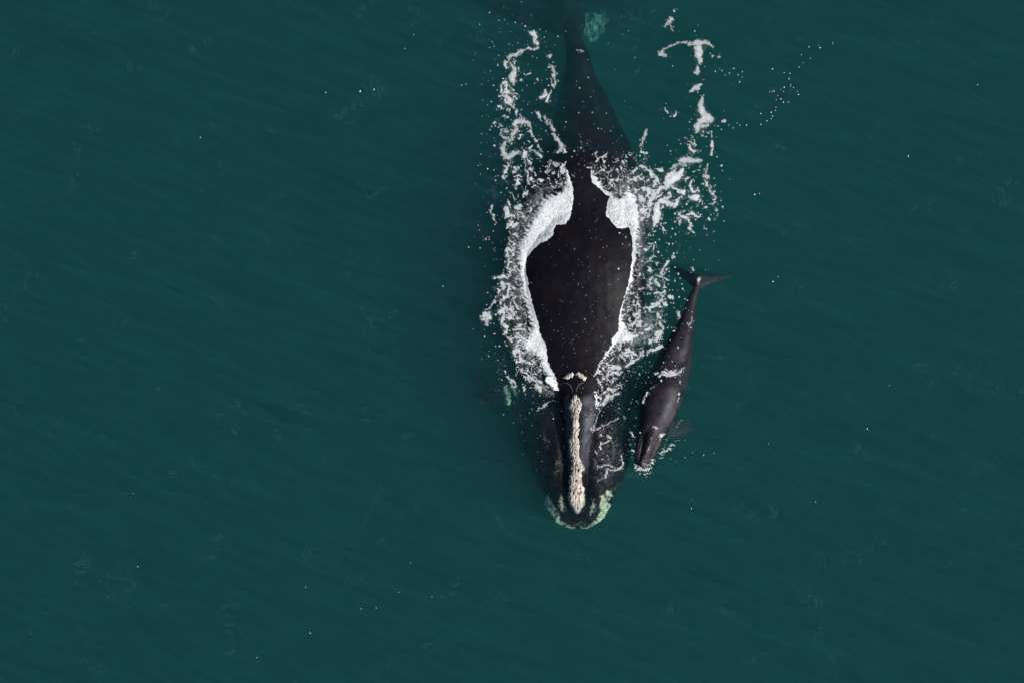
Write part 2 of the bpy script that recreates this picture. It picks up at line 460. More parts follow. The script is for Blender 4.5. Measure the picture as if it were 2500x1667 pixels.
# the lower lips on either side, apex towards the jaw
def lip(rows, side):
    out = []
    for v, inner, outer, zt, zm in rows:
        w = abs(outer - inner) / 2; uc = (inner + outer) / 2
        out.append((v, uc, w, zt, zm, zm - 0.9, -side * w * 0.75))
    body_loft(V, F, out)
lip([(940, 1350, 1262, -0.55, -1.0), (985, 1352, 1250, -0.36, -0.85), (1030, 1357, 1252, -0.22, -0.75), (1070, 1366, 1264, -0.12, -0.7), (1110, 1374, 1282, -0.06, -0.6),
     (1150, 1376, 1302, -0.07, -0.55), (1190, 1375, 1324, -0.14, -0.5), (1225, 1378, 1336, -0.20, -0.45), (1255, 1384, 1348, -0.27, -0.45)], -1)
lip([(940, 1470, 1548, -0.50, -1.0), (985, 1470, 1545, -0.30, -0.8), (1030, 1461, 1541, -0.10, -0.7), (1070, 1448, 1540, -0.02, -0.65), (1110, 1440, 1540, 0.01, -0.6),
     (1150, 1441, 1533, -0.03, -0.55), (1190, 1445, 1513, -0.10, -0.5), (1225, 1447, 1496, -0.17, -0.45), (1255, 1440, 1480, -0.27, -0.45)], 1)
# the throat under them and the rounded chin in front
body_loft(V, F, [(960, 1410, 135, -0.75, -1.1, -2.4, 0), (1050, 1405, 132, -0.65, -1.0, -2.2, 0), (1120, 1408, 120, -0.60, -0.95, -1.9, 0), (1180, 1410, 98, -0.50, -0.85, -1.6, 0),
                 (1225, 1411, 82, -0.32, -0.65, -1.3, 0), (1258, 1412, 68, -0.24, -0.55, -1.1, 0), (1278, 1412, 50, -0.27, -0.5, -0.9, 0), (1290, 1412, 26, -0.34, -0.5, -0.75, 0), (1294, 1412, 10, -0.42, -0.5, -0.6, 0)])
# flippers and flukes
wing(V, F, [((1300, 1000), (1300, 890), -1.3, 0.22), ((1262, 1010), (1245, 905), -1.0, 0.2), ((1222, 1008), (1195, 905), -0.95, 0.15), ((1182, 985), (1155, 905), -1.05, 0.08), ((1156, 948), (1142, 912), -1.15, 0.03)])
wing(V, F, [((1520, 985), (1520, 880), -1.5, 0.22), ((1548, 1000), (1560, 905), -1.6, 0.2), ((1580, 1000), (1598, 910), -1.9, 0.15), ((1610, 970), (1622, 920), -2.2, 0.08), ((1630, 945), (1636, 930), -2.4, 0.03)])
wing(V, F, [((1190, 4), (1188, -4), -1.6, 0.03), ((1245, 38), (1230, -10), -1.4, 0.08), ((1315, 64), (1305, -30), -1.2, 0.13), ((1384, 80), (1384, -45), -1.05, 0.2),
            ((1460, 64), (1470, -30), -2.0, 0.13), ((1530, 36), (1545, -10), -2.3, 0.08), ((1580, 5), (1584, -4), -2.5, 0.03)])

PALE = [[(1334, 1214, 5), (1339, 1230, 9), (1347, 1248, 10), (1352, 1262, 12), (1360, 1277, 10), (1378, 1286, 6), (1400, 1291, 3)],
        [(1473, 1216, 6), (1479, 1236, 11), (1482, 1252, 13), (1472, 1268, 12), (1462, 1281, 10), (1442, 1290, 5), (1425, 1292, 3)],
        [(1487, 1203, 6), (1489, 1210, 6)], [(1448, 1222, 2.5), (1446, 1250, 3)], [(1234, 944, 3), (1243, 982, 4)], [(1252, 940, 3), (1263, 966, 4)], [(1371, 1210, 2), (1368, 1228, 2.5), (1374, 1245, 2)]]
DIM = [[(1406, 1280, 6), (1422, 1282, 8)], [(1358, 1120, 4), (1360, 1140, 6), (1357, 1158, 3)], [(1488, 1064, 6)],
       [(1500, 1195, 6), (1520, 1180, 5)], [(1330, 1068, 4), (1336, 1090, 4)]]
def warp(u, v, amp, sc_, seed):
    return u + amp * fbm(u / sc_, v / sc_, seed, 2), v + amp * fbm(u / sc_ + 7.3, v / sc_ - 3.1, seed + 5, 2)
def whale_attr(u, v, z, no):
    wu, wv = warp(u, v, 9, 8.0, 40)
    up = sstep(-0.4, 0.1, no[:, 2])
    pale = np.zeros(len(u))
    for s in PALE: pale = np.maximum(pale, sstep(-3.5, 3.5, stroke_field(wu, wv, s)))
    pale *= 0.6 + 0.4 * sstep(-0.25, 0.12, fbm(u / 10, v / 10, 44, 2))
    for s in DIM: pale = np.maximum(pale, 0.14 * sstep(-4, 4, stroke_field(wu, wv, s)) * sstep(-0.2, 0.3, fbm(u / 6, v / 6, 47, 2)))
    # painted sky sheen on upper jaw and left lip; mottled right lip
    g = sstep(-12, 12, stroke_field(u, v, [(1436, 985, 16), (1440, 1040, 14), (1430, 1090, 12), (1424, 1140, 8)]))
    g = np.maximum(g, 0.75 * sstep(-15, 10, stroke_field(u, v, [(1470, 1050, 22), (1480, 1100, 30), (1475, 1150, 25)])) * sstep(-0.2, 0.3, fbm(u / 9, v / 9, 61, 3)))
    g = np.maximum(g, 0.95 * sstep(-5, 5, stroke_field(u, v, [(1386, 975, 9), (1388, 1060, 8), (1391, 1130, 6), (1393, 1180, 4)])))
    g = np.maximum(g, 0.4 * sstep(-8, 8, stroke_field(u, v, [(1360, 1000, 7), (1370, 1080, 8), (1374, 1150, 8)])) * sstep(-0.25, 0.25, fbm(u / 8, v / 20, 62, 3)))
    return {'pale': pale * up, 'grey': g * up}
def whale_rough(u, v, z, no):
    head = sstep(930, 1000, v)
    return 0.012 * fbm(u / 30, v / 30, 71, 2) + head * (0.016 * fbm(u / 8, v / 8, 72, 2) + 0.05 * fbm(u / 26, v / 34, 73, 2) * sstep(30, 60, np.abs(u - 1410)))
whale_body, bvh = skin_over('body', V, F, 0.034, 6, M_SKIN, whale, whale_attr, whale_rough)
bake_height(bvh)

def relief(name, strokes, mat, parent, height, seed, warp_amp=3.0, step=0.8, pits=True, sink=0.03, detail=1.0):
    """a rough raised patch grown on the skin along traced strokes, closed underneath"""
    pts = np.array([p for s in strokes for p in s], float)
    m = pts[:, 2].max() + 6
    us = np.arange(pts[:, 0].min() - m, pts[:, 0].max() + m, step); vs = np.arange(pts[:, 1].min() - m, pts[:, 1].max() + m, step)
    U, W = np.meshgrid(us, vs)
    wu, wv = warp(U, W, warp_amp, 11.0, seed); wu = wu + 1.2 * perlin(U / 3.5, W / 3.5, seed + 9)
    f = np.max([stroke_field(wu, wv, s) for s in strokes], axis=0) + (0.9 if pits else 0.0)
    lump = np.abs(fbm(U / 8.0, W / 13.0, seed + 2, 3))
    groove = np.abs(fbm(U / 6.0, W / 30.0, seed + 4, 3))
    h = height * sstep(-0.5, 5.0, f) * (0.85 + detail * 0.3 * lump) * (0.8 + 0.2 * sstep(0.0, 0.12, groove))
    pit = 0.95 * (1 - sstep(0.03, 0.10, groove)) * sstep(1, 4, f) * sstep(-0.25, 0.15, fbm(U / 6, W / 9, seed + 6, 2)) if pits else np.zeros_like(f)
    h = h - pit * height * 0.3
    zs = skin_z(U, W)
    keep = f > -1.0
    cell = keep[:-1, :-1] & keep[1:, :-1] & keep[1:, 1:] & keep[:-1, 1:]
    nv_, nu_ = U.shape
    idx = np.arange(nu_ * nv_).reshape(nv_, nu_)
    q = np.stack([idx[:-1, :-1], idx[1:, :-1], idx[1:, 1:], idx[:-1, 1:]], -1)[cell]
    top = np.stack([X(U), Y(W), zs + np.maximum(h, 0.0) - sink * (1 - sstep(-1, 1.5, f))], -1).reshape(-1, 3)
    bot = np.stack([X(U), Y(W), zs - 0.06], -1).reshape(-1, 3)
    n = nu_ * nv_
    # rim walls between top and underside
    e = np.concatenate([q[:, [0, 1]], q[:, [1, 2]], q[:, [2, 3]], q[:, [3, 0]]])
    key = np.sort(e, axis=1); kk = key[:, 0] * n + key[:, 1]
    uq, inv, cnt = np.unique(kk, return_inverse=True, return_counts=True)
    rim = e[cnt[inv] == 1]
    walls = np.stack([rim[:, 1], rim[:, 0], rim[:, 0] + n, rim[:, 1] + n], -1)
    faces = np.concatenate([q, q[:, ::-1] + n, walls])
    verts = np.concatenate([top, bot])
    used = np.unique(faces); remap = np.zeros(2 * n, int); remap[used] = np.arange(len(used))
    pit2 = np.concatenate([pit.ravel(), pit.ravel()])
    return mesh_obj(name, verts[used], remap[faces], mat, parent, {'pit': pit2[used] if pits else np.zeros(len(used)), 'pale': np.zeros(len(used)), 'grey': np.zeros(len(used))})

ros_call = [(1404, 969, 6), (1404, 980, 13), (1405, 992, 14), (1404, 1004, 11), (1404, 1018, 8.5), (1404, 1050, 7.5), (1402, 1066, 8), (1400, 1078, 11), (1402, 1095, 11), (1404, 1112, 10), (1408, 1130, 12),
            (1410, 1142, 15), (1406, 1156, 12), (1404, 1168, 15), (1406, 1182, 17), (1407, 1198, 19), (1407, 1212, 20.5), (1408, 1226, 19), (1408, 1238, 12), (1409, 1248, 5)]
o = relief('callosity', [ros_call, [(1417, 1132, 5), (1420, 1145, 5)], [(1394, 1078, 4), (1393, 1090, 4)]], M_CALLO, whale, 0.10, 101, 5.0)
o['label'] = 'long pale tan callosity running down the upper jaw to the bonnet'
o = relief('callosity', [[(1380, 922, 4), (1389, 917, 6.5), (1395, 914, 5)]], M_CALLO, whale, 0.07, 131, 5.0); o['label'] = 'small tan callosity behind the left of the blowholes'
o = relief('callosity', [[(1411, 914, 5), (1418, 917, 6.5), (1427, 923, 4)]], M_CALLO, whale, 0.07, 151, 5.0); o['label'] = 'small tan callosity behind the right of the blowholes'
for k, s in enumerate([[(1466, 1061, 4)], [(1465, 1091, 4), (1467, 1094, 3)], [(1452, 1102, 3), (1457, 1108, 2)], [(1482, 1062, 2.5), (1490, 1068, 3)], [(1459, 1045, 3)], [(1470, 1120, 2.5)]]):
    o = relief('callosity', [s], M_CALLO, whale, 0.05, 171 + 7 * k, 3.0); o['label'] = 'small yellowish callosity on the lower lip'
for s in [[(1376, 935, 1.0), (1384, 934, 1.6), (1391, 939, 1.6), (1396, 948, 1.5), (1398, 956, 1)], [(1425, 933, 1.0), (1417, 935, 1.6), (1410, 941, 1.6), (1407, 950, 1.5), (1406, 956, 1)]]:
    relief('blowhole', [s], M_SLIT, whale, 0.075, 211, 0.5, 0.6, pits=False, detail=0.2)

# ------------------------------------------------------------------ the calf
calf = empty('whale_calf', (float(X(1630)), float(Y(900)), -0.4))
tag(calf, 'small grey brown calf swimming close beside the adult whale, head down the frame', 'whale calf')
V, F = [], []
def cst(v, uc, w, zt): return (v, uc, w, zt, zt - w / S * 0.9, zt - w / S * 2.0, 0)
body_loft(V, F, [cst(672, 1706, 6, -0.17), cst(700, 1702, 8, -0.11), cst(720, 1694, 11, -0.08), cst(750, 1686, 15, -0.07), cst(780, 1679, 19, -0.03), cst(800, 1672, 24, 0.0), cst(830, 1662, 32, 0.07),
                 cst(865, 1651, 41, 0.10), cst(885, 1645, 45, 0.05), cst(905, 1639, 49, -0.04), cst(920, 1634, 51, -0.01), cst(945, 1625, 53, 0.13), cst(980, 1615, 51, 0.23), cst(1010, 1607, 46, 0.24),
                 cst(1035, 1600, 40, 0.20), cst(1055, 1594, 34, 0.12), cst(1075, 1590, 26, -0.02), cst(1090, 1588, 16, -0.15)], 3.0)
body_loft(V, F, [(1020, 1603, 26, 0.20, -0.05, -0.3, 0), (1045, 1597, 21, 0.19, -0.05, -0.3, 0), (1070, 1589, 15, 0.16, -0.05, -0.3, 0), (1095, 1581, 12.5, 0.13, -0.05, -0.3, 0), (1115, 1575, 12, 0.10, -0.08, -0.3, 0),
                 (1130, 1571, 12, 0.06, -0.1, -0.3, 0), (1140, 1570, 9, 0.01, -0.12, -0.3, 0), (1146, 1570, 4, -0.06, -0.14, -0.25, 0)], 2.0)
for side, rows in ((1, [(1040, 1612, 12, 0.00), (1060, 1609, 13, 0.05), (1080, 1603, 13, 0.07), (1100, 1596, 12, 0.065), (1118, 1589, 10, 0.04), (1132, 1582, 8, 0.0), (1142, 1576, 5, -0.06)]),
                   (-1, [(1040, 1572, 12, -0.06), (1060, 1568, 12, -0.01), (1080, 1562, 11, 0.02), (1100, 1558, 9, 0.02), (1118, 1557, 8, 0.0), (1132, 1559, 7, -0.03), (1142, 1563, 5, -0.08)])):
    body_loft(V, F, [(v, u, w, z, z - 0.13, z - 0.5, -side * w * 0.3) for v, u, w, z in rows], 2.0)
body_loft(V, F, [(1030, 1590, 38, -0.12, -0.3, -0.8, 0), (1070, 1585, 33, -0.12, -0.28, -0.7, 0), (1100, 1577, 26, -0.10, -0.26, -0.6, 0), (1130, 1570, 19, -0.08, -0.22, -0.45, 0), (1146, 1570, 10, -0.1, -0.2, -0.35, 0), (1151, 1570, 4, -0.16, -0.2, -0.28, 0)], 2.0)
wing(V, F, [((1640, 652), (1643, 645), -0.85, 0.012), ((1656, 668), (1655, 646), -0.66, 0.03), ((1680, 691), (1679, 660), -0.40, 0.05), ((1704, 708), (1701, 669), -0.22, 0.075),
            ((1728, 698), (1730, 672), -0.34, 0.05), ((1758, 688), (1760, 669), -0.52, 0.035), ((1782, 680), (1785, 668), -0.66, 0.02), ((1797, 670), (1798, 667), -0.72, 0.008)])
wing(V, F, [((1628, 1075), (1640, 1025), -0.5, 0.09), ((1660, 1068), (1662, 1022), -0.68, 0.08), ((1685, 1062), (1688, 1025), -0.84, 0.06), ((1700, 1052), (1702, 1036), -0.95, 0.02)])
wing(V, F, [((1570, 1075), (1560, 1025), -0.5, 0.09), ((1545, 1070), (1540, 1025), -0.65, 0.08), ((1520, 1060), (1516, 1030), -0.85, 0.06), ((1505, 1048), (1504, 1036), -0.95, 0.02)])
def calf_attr(u, v, z, no):
    wu, wv = warp(u, v, 4, 6.0, 80)
    pale = 0.8 * sstep(-1.0, 1.0, stroke_field(wu, wv, [(1592, 1040, 1.4), (1598, 1042, 2.2), (1604, 1045, 1.8)]))
    tip = fbm(u / 4, v / 4, 88, 2)
    pale = np.maximum(pale, 0.45 * sstep(-2, 2, stroke_field(wu, wv, [(1574, 1112, 3), (1570, 1130, 6), (1572, 1140, 4)])) * sstep(-0.1, 0.3, tip))
    for s in [[(1612, 1061, 2.5), (1618, 1058, 2)], [(1590, 1068, 2)], [(1585, 1090, 2), (1580, 1102, 2.5)], [(1704, 690, 4), (1708, 680, 4)]]:
        pale = np.maximum(pale, 0.4 * sstep(-1.5, 1.5, stroke_field(wu, wv, s)))  # small glints on head and tail, put into the skin colour
    return {'pale': pale, 'grey': 0.6 * sstep(-10, 10, stroke_field(u, v, [(1640, 960, 12), (1630, 1010, 14), (1606, 1050, 10)]))}
calf_body, bvh = skin_over('body', V, F, 0.019, 4, M_CALF, calf, calf_attr, lambda u, v, z, no: 0.004 * fbm(u / 9, v / 9, 91, 2))
bake_height(bvh)
relief('blowhole', [[(1594, 1047, 0.8), (1597, 1051, 1.2), (1598, 1056, 0.8)], [(1605, 1049, 0.8), (1602, 1053, 1.2), (1601, 1057, 0.8)]], M_SLIT, calf, 0.02, 223, 0.4, 0.5, pits=False, detail=0.2)
o = relief('callosity', [[(1592, 1040, 1.4), (1598, 1042, 2.2), (1604, 1045, 1.8)]], M_CALLO, calf, 0.02, 233, 1.5, 0.6, pits=False)

# ------------------------------------------------------------------ foam
FU0, FU1, FV0, FV1, FST = 1150.0, 1800.0, 0.0, 1190.0, 1.0
gu = np.arange(FU0, FU1 + FST / 2, FST); gv = np.arange(FV0, FV1 + FST / 2, FST)
GU, GV = np.meshgrid(gu, gv)
rng = np.random.default_rng(7)

RAFTS = [
 ('T shaped pale foam raft, topmost large patch at the upper right', [[(1683, 107, 4), (1707, 105, 8), (1727, 105, 5), (1741, 115, 2.5)], [(1704, 118, 9), (1706, 132, 10), (1709, 146, 6), (1708, 154, 4)]]),
 ('thin hooked foam streak curling left from the T shaped raft', [[(1674, 104, 3), (1656, 104, 2.5), (1633, 114, 1.5), (1617, 125, 2), (1612, 132, 5), (1624, 136, 3.5)]]),
 ('small curled foam wisp near the top edge, above the hooked streak', [[(1634, 46, 4), (1641, 46, 3), (1631, 55, 4), (1624, 63, 4)], [(1634, 58, 2.5), (1638, 66, 3), (1640, 75, 2)]]),
 ('small square foam patch just below the T shaped raft', [[(1704, 167, 5), (1700, 180, 5)]]),
 ('ragged foam patch midway between the T shaped raft and the long tattered raft', [[(1711, 206, 3.5), (1702, 214, 7), (1691, 221, 4), (1683, 224, 2)]]),
 ('long tattered foam raft with two dark holes at the right, under the ragged patch', [[(1714, 236, 2), (1711, 254, 7), (1712, 270, 9), (1718, 284, 9), (1732, 290, 10), (1710, 296, 8), (1703, 308, 7), (1702, 321, 4)], [(1716, 309, 5), (1728, 306, 4)], [(1728, 325, 4)], [(1716, 331, 3)]]),
 ('lone slanting foam sliver in clear water between tail stock and the big rafts', [[(1579, 319, 4.5), (1571, 338, 4), (1563, 357, 2)]]),
 ('wide flat foam raft above the brightest raft, looped at its left end', [[(1662, 392, 6), (1675, 392, 9), (1686, 392, 7), (1700, 392, 7), (1712, 394, 4)], [(1675, 379, 2)], [(1673, 404, 4), (1660, 402, 3), (1648, 403, 3), (1640, 411, 3.5)], [(1651, 402, 3), (1650, 411, 2)]]),
 ('thick bright foam raft, largest and whitest of those right of the whale', [[(1647, 417, 3), (1638, 428, 7), (1627, 434, 6), (1633, 448, 8), (1647, 436, 10), (1658, 426, 8), (1665, 416, 6)], [(1626, 446, 5), (1628, 457, 5)], [(1640, 455, 3), (1655, 465, 5), (1666, 469, 7)]]),
 ('slanting torn foam raft reaching from the churned bow wave towards the brightest raft', [[(1582, 499, 4), (1594, 480, 6), (1605, 468, 5), (1613, 458, 5), (1626, 460, 5)], [(1602, 484, 3), (1616, 472, 3)]]),
 ('oval grey foam raft beside the bow wave with a branching arm', [[(1604, 506, 7), (1604, 518, 10), (1603, 529, 10), (1600, 541, 7), (1598, 553, 3)], [(1600, 502, 4), (1613, 491, 5), (1625, 494, 6), (1637, 500, 7), (1649, 501, 6), (1652, 494, 4), (1658, 486, 3)], [(1622, 487, 4), (1637, 479, 4)], [(1617, 508, 4)], [(1632, 471, 3.5), (1637, 474, 2)]]),
 ('bright knob of foam with a stalk, right of the brightest raft', [[(1699, 483, 8), (1689, 482, 5), (1676, 482, 2)], [(1688, 441, 2.5), (1685, 455, 3), (1690, 466, 5), (1700, 467, 4)], [(1702, 492, 1.3)]]),
 ('narrow broken foam strip along the outer right edge of the wake', [[(1727, 402, 3), (1724, 418, 3), (1719, 430, 4), (1728, 432, 5)], [(1732, 457, 4), (1735, 468, 3.5), (1742, 476, 2), (1748, 482, 4)], [(1731, 500, 1.5), (1740, 498, 2.5), (1747, 494, 3)]]),
 ('zigzag foam raft lowest of those right of the whale', [[(1663, 529, 4), (1672, 532, 4), (1682, 522, 3), (1689, 520, 5), (1695, 527, 3.5), (1703, 529, 4), (1716, 523, 1.3)], [(1676, 533, 3), (1686, 543, 3.5), (1684, 553, 3), (1682, 560, 3.5), (1695, 567, 2)], [(1661, 518, 2), (1658, 524, 3)]]),
 ('comet shaped foam patch at the upper left of the wake', [[(1244, 153, 2), (1251, 161, 4), (1257, 171, 5), (1252, 184, 9), (1250, 196, 7), (1252, 205, 3)]]),
 ('knotted foam string arching above the comet shaped patch', [[(1313, 117, 3), (1306, 121, 3), (1297, 122, 3), (1292, 116, 4), (1279, 123, 3), (1270, 128, 5), (1260, 135, 5), (1251, 133, 4), (1245, 138, 4), (1240, 149, 1.5)]]),
 ('chain of foam clots beside the dark tail stock, upper left', [[(1341, 138, 6)], [(1350, 163, 4), (1351, 176, 4)], [(1353, 185, 6), (1355, 196, 3), (1356, 206, 3)], [(1344, 193, 1.5), (1347, 206, 2), (1352, 211, 4)], [(1362, 198, 3)], [(1338, 164, 3), (1344, 162, 2)]]),
 ('foam raft with a lacy ring at its left, on the left side of the tail', [[(1254, 303, 5), (1262, 297, 7), (1274, 297, 7), (1287, 299, 5), (1292, 308, 4), (1296, 315, 2)], [(1273, 311, 3)], [(1260, 309, 5), (1260, 318, 5), (1253, 327, 6), (1250, 341, 3)], [(1236, 316, 2), (1224, 318, 2.5), (1222, 330, 2.5), (1236, 337, 3), (1244, 343, 3)], [(1228, 324, 2), (1240, 322, 2)], [(1260, 269, 3), (1261, 285, 2)], [(1270, 279, 3), (1274, 289, 2)]]),
 ('crooked grey foam raft below the ringed raft at the far left', [[(1234, 346, 2.5), (1230, 354, 4), (1227, 364, 7), (1229, 376, 7), (1240, 384, 6), (1251, 379, 7), (1263, 373, 4), (1271, 370, 2)], [(1245, 391, 2), (1246, 400, 1)], [(1229, 388, 3)]]),
 ('smooth curved foam streak hugging the left of the tail stock', [[(1351, 328, 3.5), (1356, 337, 4), (1366, 346, 5), (1371, 358, 6), (1367, 368, 4), (1357, 375, 2)]]),
 ('slim foam streaks leading down to the smooth curved streak', [[(1310, 273, 4), (1316, 283, 4), (1319, 291, 2), (1323, 297, 1)], [(1328, 284, 2), (1333, 293, 3), (1335, 300, 2.5), (1337, 306, 2.5)], [(1343, 300, 3), (1345, 309, 3), (1354, 319, 3.5)]]),
 ('small grey foam raft just above the left bow wave crest', [[(1347, 399, 4), (1355, 400, 5), (1362, 403, 5)], [(1341, 403, 2), (1335, 413, 2), (1338, 421, 3)]]),
 ('white splash clump at the far left edge of the wake, level with the broad back', [[(1183, 768, 7), (1187, 780, 6), (1189, 790, 5)], [(1184, 769, 4), (1193, 766, 4)], [(1187, 778, 4), (1195, 777, 4)]]),
]
